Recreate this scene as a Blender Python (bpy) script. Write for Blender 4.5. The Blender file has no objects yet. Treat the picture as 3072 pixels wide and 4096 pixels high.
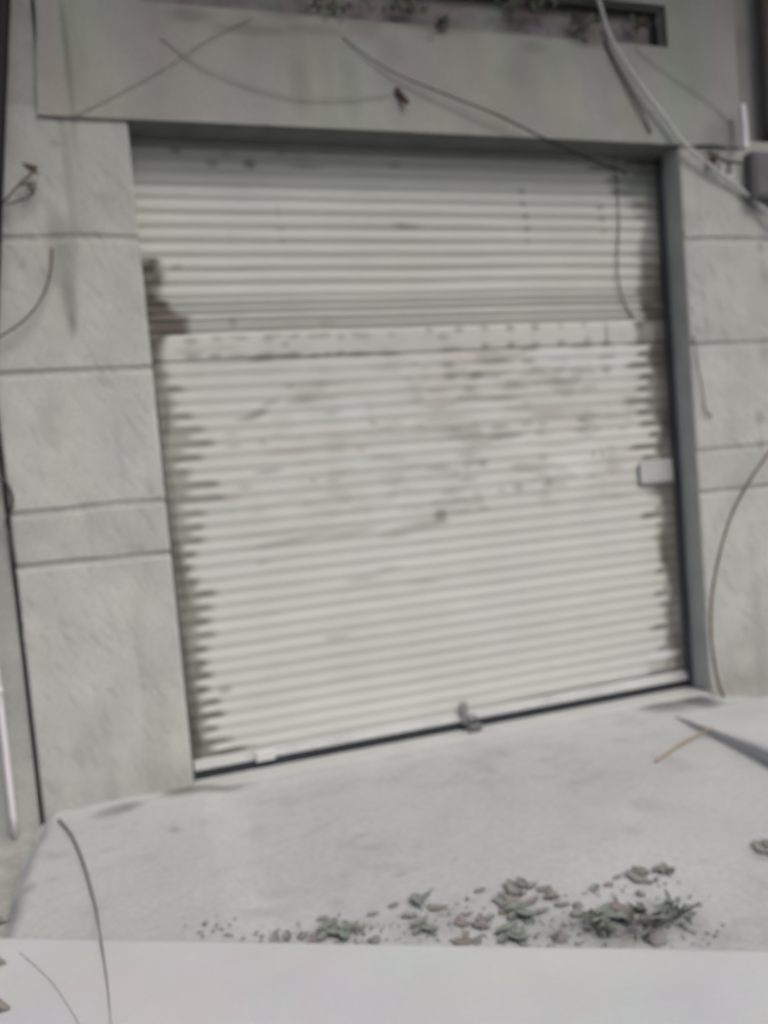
import bpy, bmesh, math, random
import numpy as np
from mathutils import Vector, Matrix, noise as mnoise

random.seed(7)
rng = np.random.default_rng(11)
SC = bpy.context.scene
COL = SC.collection

# ------------------------------------------------------------------ camera
# The wall front is the plane y = 0 (x right, z up); the camera stands 4 m in front of it.
FPX = 3210.0975854761655                       # focal length in pixels of the 3072 x 4096 photograph
CAM = np.array([-0.16288634, -3.99285547, 1.50172202])
ROT = np.array([[0.9491360641268677, -0.3036258066187815, -0.0833792619831389],
                [0.09826119974145767, 0.034042062814077595, 0.9945782395491728],
                [-0.29914121815478384, -0.9521830220679514, 0.062145185544942486]])
cam_data = bpy.data.cameras.new('camera')
cam = bpy.data.objects.new('camera', cam_data)
COL.objects.link(cam)
m = Matrix(ROT.tolist()).transposed().to_4x4()
m.translation = Vector(CAM)
cam.matrix_world = m
cam_data.sensor_fit = 'HORIZONTAL'
cam_data.sensor_width = 36.0
cam_data.lens = 36.0 * FPX / 3072.0
cam_data.clip_start = 0.05
cam_data.clip_end = 3000.0
cam_data.dof.use_dof = True                    # the photograph is out of focus, focused too near
cam_data.dof.focus_distance = 1.15
cam_data.dof.aperture_fstop = 3.1
SC.camera = cam

# ------------------------------------------------------------------ world, sun, exposure (overcast)
SUN_EL, SUN_AZ = math.radians(52), math.radians(155)   # azimuth clockwise from +y (the wall's inward side)
world = bpy.data.worlds.new('World')
SC.world = world
world.use_nodes = True
wn = world.node_tree.nodes
wl = world.node_tree.links
wn.clear()
sky = wn.new('ShaderNodeTexSky')
sky.sky_type = 'NISHITA'
sky.sun_disc = False
sky.sun_elevation = SUN_EL
sky.sun_rotation = SUN_AZ
sky.air_density = 0.7
sky.dust_density = 6.0
sky.ozone_density = 0.5
bg = wn.new('ShaderNodeBackground')
bg.inputs['Strength'].default_value = 0.10
wo = wn.new('ShaderNodeOutputWorld')
wl.new(sky.outputs[0], bg.inputs['Color'])
wl.new(bg.outputs[0], wo.inputs['Surface'])

sd = bpy.data.lights.new('sun', 'SUN')
sd.energy = 0.8
sd.angle = math.radians(28)
sd.color = (1.0, 1.0, 0.975)
so = bpy.data.objects.new('sun', sd)
COL.objects.link(so)
sv = Vector((math.sin(SUN_AZ) * math.cos(SUN_EL), math.cos(SUN_AZ) * math.cos(SUN_EL), math.sin(SUN_EL)))
so.rotation_euler = sv.to_track_quat('Z', 'Y').to_euler()
so.location = sv * 30

SC.view_settings.view_transform = 'Standard'
SC.view_settings.look = 'None'
SC.view_settings.gamma = 1.0
SC.view_settings.use_curve_mapping = False
SC.view_settings.exposure = 0.42

# ------------------------------------------------------------------ helpers
def smoothstep(a, b, x):
    t = np.clip((x - a) / (b - a), 0, 1)
    return t * t * (3 - 2 * t)

def unp(u, v, axis=1, val=0.0):
    """World point where the sight line of photograph pixel (u, v) meets a real surface plane."""
    r = ROT.T @ np.array([(u - 1536) / FPX, -(v - 2048) / FPX, -1.0])
    t = (val - CAM[axis]) / r[axis]
    return CAM + t * r

def srgb(r, g, b):
    f = lambda c: (c / 255 / 12.92) if c / 255 <= 0.04045 else ((c / 255 + 0.055) / 1.055) ** 2.4
    return (f(r), f(g), f(b))

def tag(o, label=None, cat=None, group=None, kind=None):
    if label: o['label'] = label
    if cat: o['category'] = cat
    if group: o['group'] = group
    if kind: o['kind'] = kind
    return o

def empty(name, loc=(0, 0, 0)):
    o = bpy.data.objects.new(name, None)
    o.empty_display_size = 0.1
    o.location = loc
    COL.objects.link(o)
    return o

def put(name, me, mat, parent=None, smooth=False):
    me.materials.clear()
    me.materials.append(mat)
    if smooth:
        me.polygons.foreach_set('use_smooth', [True] * len(me.polygons))
    o = bpy.data.objects.new(name, me)
    COL.objects.link(o)
    if parent is not None:
        o.parent = parent
        o.matrix_parent_inverse = Matrix.Translation(-Vector(parent.location))
    return o

def from_bm(name, bm, mat, parent=None, smooth=False):
    bmesh.ops.recalc_face_normals(bm, faces=bm.faces)
    me = bpy.data.meshes.new(name)
    bm.to_mesh(me)
    bm.free()
    return put(name, me, mat, parent, smooth)

def add_box(bm, x0, x1, y0, y1, z0, z1, bevel=0.0, segs=2, jitter=0.0):
    vs = [bm.verts.new((x, y, z)) for x in (x0, x1) for y in (y0, y1) for z in (z0, z1)]
    q = [(0, 1, 3, 2), (4, 6, 7, 5), (0, 4, 5, 1), (2, 3, 7, 6), (0, 2, 6, 4), (1, 5, 7, 3)]
    fs = [bm.faces.new([vs[i] for i in f]) for f in q]
    if bevel > 0:
        es = list({e for f in fs for e in f.edges})
        bmesh.ops.bevel(bm, geom=es, offset=bevel, segments=segs, affect='EDGES', profile=0.5)

def smooth_path(pts, n=8):
    P = [Vector(p) for p in pts]
    if len(P) < 3:
        return [P[0].lerp(P[-1], i / n) for i in range(n + 1)]
    out = []
    E = [P[0] * 2 - P[1]] + P + [P[-1] * 2 - P[-2]]
    for i in range(1, len(E) - 2):
        for k in range(n):
            t = k / n
            a, b, c, d = E[i - 1], E[i], E[i + 1], E[i + 2]
            out.append(0.5 * ((2 * b) + (c - a) * t + (2 * a - 5 * b + 4 * c - d) * t * t + (3 * b - a - 3 * c + d) * t ** 3))
    out.append(P[-1])
    return out

def add_tube(bm, pts, r0, r1=None, segs=8, wob=0.0):
    r1 = r0 if r1 is None else r1
    n = len(pts)
    rings = []
    for i, p in enumerate(pts):
        d = (pts[min(i + 1, n - 1)] - pts[max(i - 1, 0)]).normalized()
        a = d.orthogonal().normalized() if i == 0 else (prev - d * prev.dot(d)).normalized()
        prev = a
        b = d.cross(a)
        r = r0 + (r1 - r0) * i / (n - 1)
        r *= 1 + wob * (random.random() - 0.5)
        rings.append([bm.verts.new(p + (a * math.cos(2 * math.pi * k / segs) + b * math.sin(2 * math.pi * k / segs)) * r) for k in range(segs)])
    for i in range(n - 1):
        for k in range(segs):
            bm.faces.new((rings[i][k], rings[i][(k + 1) % segs], rings[i + 1][(k + 1) % segs], rings[i + 1][k]))
    bm.faces.new(list(reversed(rings[0])))
    bm.faces.new(rings[-1])


def vnoise(x, y, seed=0):
    """smooth value noise on arrays"""
    def h(i, j):
        s = np.sin(i * 127.1 + j * 311.7 + seed * 74.7) * 43758.5453
        return s - np.floor(s)
    xi, yi = np.floor(x), np.floor(y)
    fx, fy = x - xi, y - yi
    fx, fy = fx * fx * (3 - 2 * fx), fy * fy * (3 - 2 * fy)
    return (h(xi, yi) * (1 - fx) + h(xi + 1, yi) * fx) * (1 - fy) + (h(xi, yi + 1) * (1 - fx) + h(xi + 1, yi + 1) * fx) * fy

def grid_mesh(name, X, Y, Z, C=None):
    """X, Y, Z are (rows, cols) arrays; C is an optional (rows, cols, 3) paint colour."""
    r, c = X.shape
    me = bpy.data.meshes.new(name)
    co = np.stack([X, Y, Z], -1).reshape(-1, 3)
    idx = np.arange(r * c).reshape(r, c)
    f = np.stack([idx[:-1, :-1], idx[:-1, 1:], idx[1:, 1:], idx[1:, :-1]], -1).reshape(-1, 4)
    me.from_pydata(co.tolist(), [], f.tolist())
    if C is not None:
        at = me.attributes.new('Paint', 'FLOAT_COLOR', 'POINT')
        at.data.foreach_set('color', np.concatenate([C.reshape(-1, 3), np.ones((r * c, 1))], 1).astype(np.float32).ravel())
    me.update()
    return me

# ------------------------------------------------------------------ materials
def mat_surface(name, base, rough=0.8, attr=False, mott=0.12, mscale=2.5, tint=0.0, tstretch=(1, 1, 1),
                grain=0.06, gscale=60, bump=0.15, bscale=90, stroke=0.0, stroke_rot=0.0, metallic=0.0, spec=0.3, lump=0.0):
    M = bpy.data.materials.new(name)
    M.use_nodes = True
    nt = M.node_tree
    N, L = nt.nodes, nt.links
    N.clear()
    out = N.new('ShaderNodeOutputMaterial')
    P = N.new('ShaderNodeBsdfPrincipled')
    L.new(P.outputs[0], out.inputs['Surface'])
    P.inputs['Roughness'].default_value = rough
    P.inputs['Metallic'].default_value = metallic
    P.inputs['Specular IOR Level'].default_value = spec
    geo = N.new('ShaderNodeTexCoord')
    vec = geo.outputs['Object']
    if attr:
        a = N.new('ShaderNodeAttribute'); a.attribute_name = 'Paint'
        col = a.outputs['Color']
    else:
        c = N.new('ShaderNodeRGB'); c.outputs[0].default_value = (*base, 1)
        col = c.outputs[0]
    def noise(scale, detail=4, stretch=None, rot=0.0):
        n = N.new('ShaderNodeTexNoise')
        n.inputs['Scale'].default_value = scale
        n.inputs['Detail'].default_value = detail
        n.inputs['Roughness'].default_value = 0.6
        v = vec
        if stretch:
            mp = N.new('ShaderNodeMapping')
            mp.inputs['Scale'].default_value = stretch
            if rot:
                mp2 = N.new('ShaderNodeMapping')
                mp2.inputs['Rotation'].default_value = (0, rot, 0)
                L.new(v, mp2.inputs['Vector']); v = mp2.outputs[0]
            L.new(v, mp.inputs['Vector']); v = mp.outputs[0]
        L.new(v, n.inputs['Vector'])
        return n
    def scale_by(col, fac_out, amt):
        mr = N.new('ShaderNodeMapRange')
        mr.inputs['From Min'].default_value = 0.25; mr.inputs['From Max'].default_value = 0.75
        mr.inputs['To Min'].default_value = 1 - amt; mr.inputs['To Max'].default_value = 1 + amt
        L.new(fac_out, mr.inputs['Value'])
        vm = N.new('ShaderNodeVectorMath'); vm.operation = 'SCALE'
        L.new(col, vm.inputs[0]); L.new(mr.outputs[0], vm.inputs['Scale'])
        return vm.outputs[0]
    if mott: col = scale_by(col, noise(mscale, 5).outputs['Fac'], mott)
    if grain: col = scale_by(col, noise(gscale, 6).outputs['Fac'], grain)
    if tint:
        n = noise(1.0, 2, tstretch)
        vm = N.new('ShaderNodeVectorMath'); vm.operation = 'SUBTRACT'
        vm.inputs[1].default_value = (0.5, 0.5, 0.5)
        L.new(n.outputs['Color'], vm.inputs[0])
        v2 = N.new('ShaderNodeVectorMath'); v2.operation = 'MULTIPLY_ADD'
        v2.inputs[1].default_value = (tint, tint, tint * 0.7); v2.inputs[2].default_value = (1, 1, 1)
        L.new(vm.outputs[0], v2.inputs[0])
        v3 = N.new('ShaderNodeVectorMath'); v3.operation = 'MULTIPLY'
        L.new(col, v3.inputs[0]); L.new(v2.outputs[0], v3.inputs[1])
        col = v3.outputs[0]
    L.new(col, P.inputs['Base Color'])
    last = None
    if bump:
        b = N.new('ShaderNodeBump'); b.inputs['Strength'].default_value = bump; b.inputs['Distance'].default_value = 0.004
        L.new(noise(bscale, 6).outputs['Fac'], b.inputs['Height'])
        last = b.outputs[0]
    if stroke:
        b = N.new('ShaderNodeBump'); b.inputs['Strength'].default_value = stroke; b.inputs['Distance'].default_value = 0.008
        L.new(noise(1.0, 3, (36, 8, 5), stroke_rot).outputs['Fac'], b.inputs['Height'])
        if last is not None: L.new(last, b.inputs['Normal'])
        last = b.outputs[0]
    if lump:
        b = N.new('ShaderNodeBump'); b.inputs['Strength'].default_value = lump; b.inputs['Distance'].default_value = 0.02
        L.new(noise(6, 4).outputs['Fac'], b.inputs['Height'])
        if last is not None: L.new(last, b.inputs['Normal'])
        last = b.outputs[0]
    if last is not None: L.new(last, P.inputs['Normal'])
    return M

M_pillar = mat_surface('pillar_render', (0.4,) * 3, 0.9, True, 0.08, 2.2, 0.10, (2.2, 2, 0.8), 0.11, 55, 0.4, 70, 0.75, math.radians(-28))
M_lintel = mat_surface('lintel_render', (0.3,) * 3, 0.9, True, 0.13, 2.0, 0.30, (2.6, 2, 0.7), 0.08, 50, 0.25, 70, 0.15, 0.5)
M_reveal = mat_surface('bare_cement', (0.42, 0.428, 0.415), 0.95, False, 0.16, 4, 0.08, (2, 2, 1), 0.1, 60, 0.4, 60)
M_wall = mat_surface('neighbour_render', (0.33, 0.34, 0.325), 0.95, False, 0.18, 3, 0.08, (2, 2, 1), 0.1, 50, 0.4, 60, 0.3, 0.5)
M_paint = mat_surface('old_white_shutter_paint', (0.55,) * 3, 0.62, True, 0.05, 3.0, 0.07, (1.6, 2, 2.0), 0.04, 70, 0.06, 60, spec=0.35)
M_steel = mat_surface('dull_dark_steel', (0.085, 0.09, 0.108), 0.6, False, 0.25, 8, 0, (1, 1, 1), 0.12, 60, 0.1, 60, metallic=0.3)
M_rail = mat_surface('pale_rail_paint', (0.46, 0.475, 0.475), 0.5, False, 0.12, 9, 0, (1, 1, 1), 0.06, 60, 0.1, 60)
M_rubber = mat_surface('black_rubber', (0.022, 0.025, 0.032), 0.75, False, 0.3, 12, 0, (1, 1, 1), 0.1, 60, 0.1, 60)
M_apron = mat_surface('apron_concrete', (0.3,) * 3, 0.9, True, 0.08, 1.6, 0.07, (1.2, 1.2, 1), 0.12, 38, 0.5, 50, lump=0.15)
M_thresh = mat_surface('threshold_concrete', (0.44, 0.455, 0.45), 0.9, False, 0.08, 4, 0.04, (1, 1, 1), 0.06, 60, 0.3, 60)
M_border = mat_surface('pale_border_block', (0.46, 0.475, 0.485), 0.8, False, 0.05, 1.5, 0.20, (3.2, 3.2, 1), 0.03, 60, 0.12, 60)
M_asphalt = mat_surface('asphalt', (0.06, 0.06, 0.06), 0.9, False, 0.2, 0.5, 0, (1, 1, 1), 0.2, 40, 0.4, 50)
M_dirt = mat_surface('gritty_dirt', (0.33, 0.335, 0.32), 0.95, False, 0.25, 8, 0.08, (2, 2, 2), 0.2, 50, 0.6, 60, lump=0.5)
M_stem = mat_surface('dry_brown_stem', (0.11, 0.088, 0.062), 0.8, False, 0.2, 20, 0, (1, 1, 1), 0.15, 90, 0.2, 90)
M_straw = mat_surface('straw_stem', (0.26, 0.20, 0.10), 0.8, False, 0.25, 20, 0, (1, 1, 1), 0.15, 90, 0.2, 90)
M_wire = mat_surface('dark_wire', (0.055, 0.052, 0.045), 0.7, False, 0.2, 12, 0, (1, 1, 1), 0.1, 90, 0.1, 90)
M_faintwire = mat_surface('grey_dusty_wire', (0.30, 0.307, 0.285), 0.85, False, 0.2, 12, 0, (1, 1, 1), 0.1, 90, 0.1, 90)
M_hose_shadow = mat_surface('hose_shadow_grey', (0.11, 0.108, 0.10), 0.8)
M_pale = mat_surface('pale_hose', (0.52, 0.53, 0.525), 0.6, False, 0.15, 6, 0.1, (3, 3, 3), 0.06, 60, 0.1, 60)
M_white = mat_surface('white_plastic', (0.66, 0.65, 0.68), 0.5, False, 0.08, 6, 0, (1, 1, 1), 0.04, 60, 0.05, 60)
M_box = mat_surface('dark_grey_box', (0.125, 0.128, 0.135), 0.7, False, 0.2, 5, 0.1, (2, 2, 2), 0.1, 60, 0.1, 60)
M_rust = mat_surface('rust', (0.09, 0.055, 0.042), 0.9, False, 0.3, 20, 0, (1, 1, 1), 0.2, 90, 0.4, 90)
M_leafA = mat_surface('dead_leaf_grey', (0.21, 0.217, 0.20), 0.8, False, 0.3, 25, 0.2, (12, 12, 12), 0.15, 90, 0.2, 90)
M_leafB = mat_surface('dead_leaf_green', (0.18, 0.212, 0.19), 0.8, False, 0.3, 25, 0.2, (12, 12, 12), 0.15, 90, 0.2, 90)
M_leafC = mat_surface('dead_leaf_brown', (0.215, 0.197, 0.185), 0.8, False, 0.3, 25, 0.2, (12, 12, 12), 0.15, 90, 0.2, 90)
M_creep = mat_surface('creeper_leaf', (0.14, 0.155, 0.125), 0.8, False, 0.4, 9, 0.5, (7, 7, 7), 0.2, 60, 0.2, 90)
M_stone = mat_surface('rubble', (0.2, 0.198, 0.19), 0.95, False, 0.2, 20, 0.05, (4, 4, 4), 0.15, 90, 0.5, 60)
M_glass = mat_surface('dusty_transom', (0.21, 0.208, 0.195), 0.6, False, 0.4, 6, 0.7, (5, 5, 3.2), 0.15, 30, 0.2, 40)
M_olive = mat_surface('olive_door_paint', (0.06, 0.062, 0.04), 0.7, False, 0.3, 6, 0, (1, 1, 1), 0.15, 60, 0.2, 60)
M_black = mat_surface('wire_and_bezel_black', (0.008, 0.008, 0.009), 0.7, False, 0.2, 6, 0, (1, 1, 1), 0.1, 60, 0.1, 60)

# ------------------------------------------------------------------ the ground
W = 3.066            # width of the shutter opening
HH = 3.2             # height of the opening
def gz(x):
    x = np.asarray(x, float)
    return np.where(x < 0, 0.0, np.where(x < 3.0, -0.036 * smoothstep(0.0, 0.2, x) - 0.008 * x, -0.06 - 0.2 * np.clip(x - 3.0, 0, 0.6)))

bm = bmesh.new()
n = 24
for i in range(1):
    vs = [bm.verts.new(p) for p in ((-900, -900, -0.30), (900, -900, -0.30), (900, 900, -0.30), (-900, 900, -0.30))]
    bm.faces.new(vs)
tag(from_bm('ground', bm, M_asphalt), kind='structure')

def stain_shade_field(A, B, tone_marks, conv, col, strength=1.0):
    """Blend dirt marks and painted shade into the colour array col. conv maps pixels to surface coordinates (a, b, metres per pixel)."""
    for s in tone_marks:
        u, v, ru, rv, k = s[:5]
        ang = s[5] if len(s) > 5 else 0.0
        tintc = np.array(s[6] if len(s) > 6 else (0.17, 0.165, 0.15))
        a, b, ma, mb = conv(u, v)
        da, db = (A - a) / (ru * ma), (B - b) / (rv * mb)
        if ang:
            ua, ub = (A - a), (B - b)
            ca, sa = math.cos(ang), math.sin(ang)
            da, db = (ua * ca + ub * sa) / (ru * ma), (-ua * sa + ub * ca) / (rv * mb)
        r2 = da * da + db * db
        w = (np.exp(-r2 * r2 * 0.8) * k * strength)[..., None]
        col[:] = col * (1 - w) + tintc * w
    return col

def ground_conv(u, v):
    p = unp(u, v, 2, -0.03)
    px, py = unp(u + 20, v, 2, -0.03), unp(u, v + 20, 2, -0.03)
    return p[0], p[1], np.linalg.norm(px - p) / 20, np.linalg.norm(py - p) / 20

# the concrete apron, left end ragged, from the building out past the kerb
xs = np.concatenate([np.linspace(-0.74, 3.6, 420), np.linspace(3.65, 6.0, 20)])
ys = np.linspace(-3.2, -0.001, 320)
X, Y = np.meshgrid(xs, ys)
edge = -0.70 - 0.05 * smoothstep(0, -0.5, Y) + 0.02 * (vnoise(Y * 9, Y * 0, 3) - 0.5)
X = np.maximum(X, edge)
Z = gz(X) + 0.006 * (vnoise(X * 3, Y * 3, 5) - 0.5) + 0.004 * (vnoise(X * 9, Y * 9, 6) - 0.5)
rim = smoothstep(0.10, 0.0, X - edge)
Z = Z - 0.05 * rim ** 2
C = np.ones(X.shape + (3,)) * np.array([0.375, 0.392, 0.398])
fade = vnoise(X * 1.3, Y * 1.3, 8)[..., None]
C *= 0.94 + 0.12 * fade
pt = smoothstep(0.55, 0.9, vnoise(X * 5, Y * 7, 9) * 0.6 + vnoise(X * 13, Y * 17, 10) * 0.4)
C *= (1 - 0.12 * pt)[..., None]
C *= (1 + 0.08 * smoothstep(-0.17, -0.13, Y - 0.02 * vnoise(X * 6, X * 0, 3)))[..., None]
for cx_, cy_, sl, ln in ((0.9, -0.55, 0.25, 0.9), (1.9, -0.75, -0.4, 0.6), (0.1, -0.9, 0.6, 0.5)):      # hairline cracks
    cl = np.abs((Y - cy_) - sl * (X - cx_) - 0.05 * (vnoise(X * 8, X * 0, 17) - 0.5))
    C *= (1 - 0.06 * smoothstep(0.018, 0.004, cl) * smoothstep(ln, ln * 0.7, np.abs(X - cx_)))[..., None]
gst = [
 (830, 3165, 150, 22, .62, .1, (.085, .082, .072)), (720, 3180, 55, 18, .5, .1, (.085, .082, .072)),
 (470, 3265, 80, 20, .5, .2, (.10, .108, .09)), (520, 3250, 60, 14, .3, .2, (.10, .108, .09)),
 (400, 3210, 60, 14, .35), (330, 3245, 30, 14, .3), (700, 3345, 20, 14, .35, 0, (.13, .11, .095)), (545, 3320, 14, 8, .3),
 (2650, 2800, 110, 26, .7, 0, (.07, .073, .08)), (2790, 2782, 70, 28, .8, 0, (.05, .053, .06)),  # shadow patch by the right jamb, painted into the ground colour
 (1600, 3490, 22, 6, .4), (1660, 3460, 20, 6, .2), (1820, 3425, 25, 6, .25), (2200, 3020, 60, 12, .25), (2300, 3110, 40, 10, .12),
 (1060, 3200, 40, 8, .25), (230, 3450, 45, 16, .25), (120, 3580, 30, 20, .35, 0, (.12, .115, .1)), (215, 3545, 25, 12, .22, 0, (.16, .12, .1)),
 (40, 3640, 26, 50, .45, 0, (.1, .1, .09)), (30, 3490, 50, 25, .4, 0, (.1, .1, .09)), (180, 3440, 35, 12, .2),
 (3040, 3400, 40, 25, .35, 0, (.12, .12, .115)), (1030, 3660, 90, 25, .12, 0, (.12, .14, .115)),
 (2350, 3700, 160, 60, .30, 0, (.11, .135, .115)), (2700, 3650, 110, 80, .34, 0, (.11, .125, .115)), (2150, 3690, 160, 60, .22, 0, (.12, .14, .12)),
 (1750, 3690, 150, 50, .2, 0, (.13, .14, .12)), (2520, 3720, 160, 50, .34, 0, (.12, .13, .115)), (1350, 3720, 170, 30, .22, 0, (.12, .13, .11)),
 (2090, 3610, 90, 25, .2, 0, (.13, .13, .12)),
]
C = stain_shade_field(X, Y, gst, ground_conv, C)
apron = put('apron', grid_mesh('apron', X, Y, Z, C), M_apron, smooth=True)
tag(apron, kind='structure')

# dirt strip beside the apron, lower
bm = bmesh.new()
bmesh.ops.create_grid(bm, x_segments=60, y_segments=60, size=1.0)
for v in bm.verts:
    v.co.x = -2.0 + v.co.x * 1.45
    v.co.y = -1.2 + v.co.y * 2.1
    v.co.z = -0.085 + 0.02 * mnoise.noise(v.co * 4) + 0.012 * mnoise.noise(v.co * 14)
tag(from_bm('dirt_path', bm, M_dirt, smooth=True), kind='structure')

# threshold under the shutter, a finger higher than the apron
bm = bmesh.new()
nx = 40
top = []
for j, y in enumerate((-0.012, 0.0, 0.10, 0.32)):
    row = []
    for i in range(nx + 1):
        x = 0.002 + (W - 0.004) * i / nx
        z = -0.042 - 0.014 * (x / W) + (-0.02 if j == 0 else 0)
        row.append(bm.verts.new((x, y + (0.004 * random.random() if j < 2 else 0), z)))
    top.append(row)
for j in range(3):
    for i in range(nx):
        bm.faces.new((top[j][i], top[j][i + 1], top[j + 1][i + 1], top[j + 1][i]))
tag(from_bm('threshold', bm, M_thresh), kind='structure')

# pale edge of the screen, built as a solid block across the foreground
KZ = 0.10
k0, k1 = unp(20, 3742, 2, KZ), unp(3050, 3790, 2, KZ)
kd = Vector(k1 - k0); kd.z = 0; kd.normalize()
kn = Vector((kd.y, -kd.x, 0))                 # towards the camera
ko = Vector(k0) - kd * 1.2
bm = bmesh.new()
L_, nk = 6.4, 90
prof = [(0.012, -0.32), (0.004, -0.10), (0.0, KZ - 0.02), (0.006, KZ - 0.005), (0.02, KZ), (0.25, KZ + 0.001), (0.60, KZ - 0.004), (0.615, KZ - 0.02), (0.62, -0.32)]
rows = []
for i in range(nk + 1):
    p = ko + kd * (L_ * i / nk)
    w = 0.004 * mnoise.noise(Vector((i * 0.35, 0, 0)))
    rows.append([bm.verts.new((p.x + kn.x * (a + w), p.y + kn.y * (a + w), z + 0.3 * w)) for a, z in prof])
for i in range(nk):
    for j in range(len(prof) - 1):
        bm.faces.new((rows[i][j], rows[i + 1][j], rows[i + 1][j + 1], rows[i][j + 1]))
tag(from_bm('border', bm, M_border, smooth=False), kind='structure')

# ------------------------------------------------------------------ the building front
building = empty('building', (W / 2, 0, 0))
tag(building, 'pale rendered shop front with grooved pillars and a heavy lintel round the roller shutter', 'building')
GROOVES = (2.646, 2.035, 1.402, 1.152)

def wall_conv(u, v):
    p = unp(u, v, 1, 0.0)
    px, py = unp(u + 20, v, 1, 0.0), unp(u, v + 20, 1, 0.0)
    return p[0], p[2], np.linalg.norm(px - p) / 20, np.linalg.norm(py - p) / 20

def pillar(x0, x1, ret_left, ret_right, tone_marks, seed, ztop=3.23, zbot=-0.3):
    nx, nz = int((x1 - x0) / 0.0085), 420
    xs = np.linspace(x0, x1, nx)
    zs = list(np.linspace(zbot, ztop, nz))
    for g in GROOVES:
        zs += list(np.linspace(g - 0.03, g + 0.03, 15))
    zs = np.array(sorted(set(zs)))
    X, Z = np.meshgrid(xs, zs)
    Y = 0.004 * (vnoise(X * 5, Z * 5, seed) - 0.5) + 0.002 * (vnoise(X * 22, Z * 22, seed + 1) - 0.5)
    gd = np.zeros_like(X)
    for k, g in enumerate(GROOVES):
        wob = 0.010 * (vnoise(X * 4, X * 0 + k, seed + 3) - 0.5)
        inten = 0.55 + 0.45 * vnoise(X * 5, X * 0 + k * 3, seed + 9)
        if k == 0: inten = inten * 0.85
        gd = np.maximum(gd, smoothstep(0.024, 0.006, np.abs(Z - g - wob)) * inten)
    Y = Y + 0.011 * gd
    rnd = 0.010                                     # rounded arrises
    for xe in (x0, x1):
        d = np.abs(X - xe)
        Y = Y + np.where(d < rnd, rnd - np.sqrt(np.clip(rnd ** 2 - (rnd - d) ** 2, 0, None)), 0)
    C = np.ones(X.shape + (3,)) * np.array([0.41, 0.422, 0.405])
    C *= (1 - 0.22 * gd)[..., None]
    ha, hb = X * 0.87 + Z * 0.49, -X * 0.49 + Z * 0.87
    hat = vnoise(ha * 62, hb * 13, seed + 11) * 0.6 + vnoise(ha * 120, hb * 24, seed + 12) * 0.4
    patch = smoothstep(0.3, 0.7, vnoise(X * 4, Z * 3, seed + 13))
    C = C * (1 - (0.115 * smoothstep(0.55, 0.85, hat) * (0.35 + 0.65 * patch)))[..., None]
    C = C * (0.93 + 0.14 * vnoise(X * 9, Z * 9, seed + 14))[..., None]
    blk = np.searchsorted(sorted(GROOVES), Z)
    C = C * np.array([1.0, 0.955, 1.03, 0.985, 0.96])[blk][..., None]
    run = smoothstep(0.6, 0.9, vnoise(X * 16, Z * 0.7, seed + 15)) * smoothstep(-0.02, -0.35, np.max([np.where(Z < g, Z - g, -9) for g in GROOVES], 0)) * 0.10
    C = C * (1 - run)[..., None]
    Y = Y + 0.003 * smoothstep(0.55, 0.9, hat)
    # damp foot, splashed with dirt
    foot = smoothstep(0.22, -0.02, Z + 0.10 * (vnoise(X * 7, Z * 3, seed + 5) - 0.5))
    C = C * (1 - 0.25 * foot[..., None]) + np.array([0.15, 0.155, 0.13]) * 0.25 * foot[..., None]
    C = stain_shade_field(X, Z, tone_marks, wall_conv, C)
    # returns into the opening / away from it
    def ext(A, left, right):
        return np.concatenate(([left] if left is not None else []) + [A] + ([right] if right is not None else []), 1)
    cols = [], []
    lx = rx = None
    if ret_left: lx = (X[:, :1].repeat(6, 1), np.linspace(ret_left, 0.012, 6)[None].repeat(len(zs), 0) + 0 * X[:, :1], Z[:, :1].repeat(6, 1), C[:, :1].repeat(6, 1))
    if ret_right: rx = (X[:, -1:].repeat(6, 1), np.linspace(0.012, ret_right, 6)[None].repeat(len(zs), 0) + 0 * X[:, :1], Z[:, :1].repeat(6, 1), C[:, -1:].repeat(6, 1))
    A = [X, Y, Z, C]
    for q in range(4):
        A[q] = ext(A[q], lx[q] if lx else None, rx[q] if rx else None)
    return grid_mesh('pillar', *A)

DARKG = (.13, .145, .13)
st_left = [
 (268, 250, 16, 330, .30, 0, DARKG), (272, 700, 20, 320, .32, 0, DARKG), (255, 960, 50, 90, .30, 0, DARKG), (260, 1090, 48, 110, .42, 0, DARKG),
 (280, 1210, 28, 110, .48, 0, DARKG), (290, 1290, 13, 50, .45, 0, DARKG), (215, 880, 40, 60, .25, 0, DARKG), (205, 980, 30, 60, .25),
 (220, 575, 22, 16, .35), (165, 1120, 50, 40, .14), (420, 790, 60, 20, .15), (345, 1428, 10, 14, .3), (180, 1660, 40, 60, .2),
 (210, 1745, 40, 40, .15), (560, 2190, 25, 14, .25), (90, 1060, 20, 18, .25), (250, 2490, 10, 30, .25, .4), (270, 2570, 8, 50, .2, .4),
 (440, 2450, 8, 60, .2, .4), (540, 2540, 8, 40, .18, .4), (490, 2760, 8, 60, .18, .4), (380, 2960, 8, 50, .15, .4), (200, 3150, 60, 40, .2),
 (120, 2410, 12, 30, .2, .4), (190, 2650, 40, 90, .1), (40, 560, 60, 80, .2, 0, (.15, .16, .14)),
]
put('pillar', pillar(-0.69, 0.0, 0.16, 0.26, st_left, 21), M_pillar, building, True)
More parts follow.
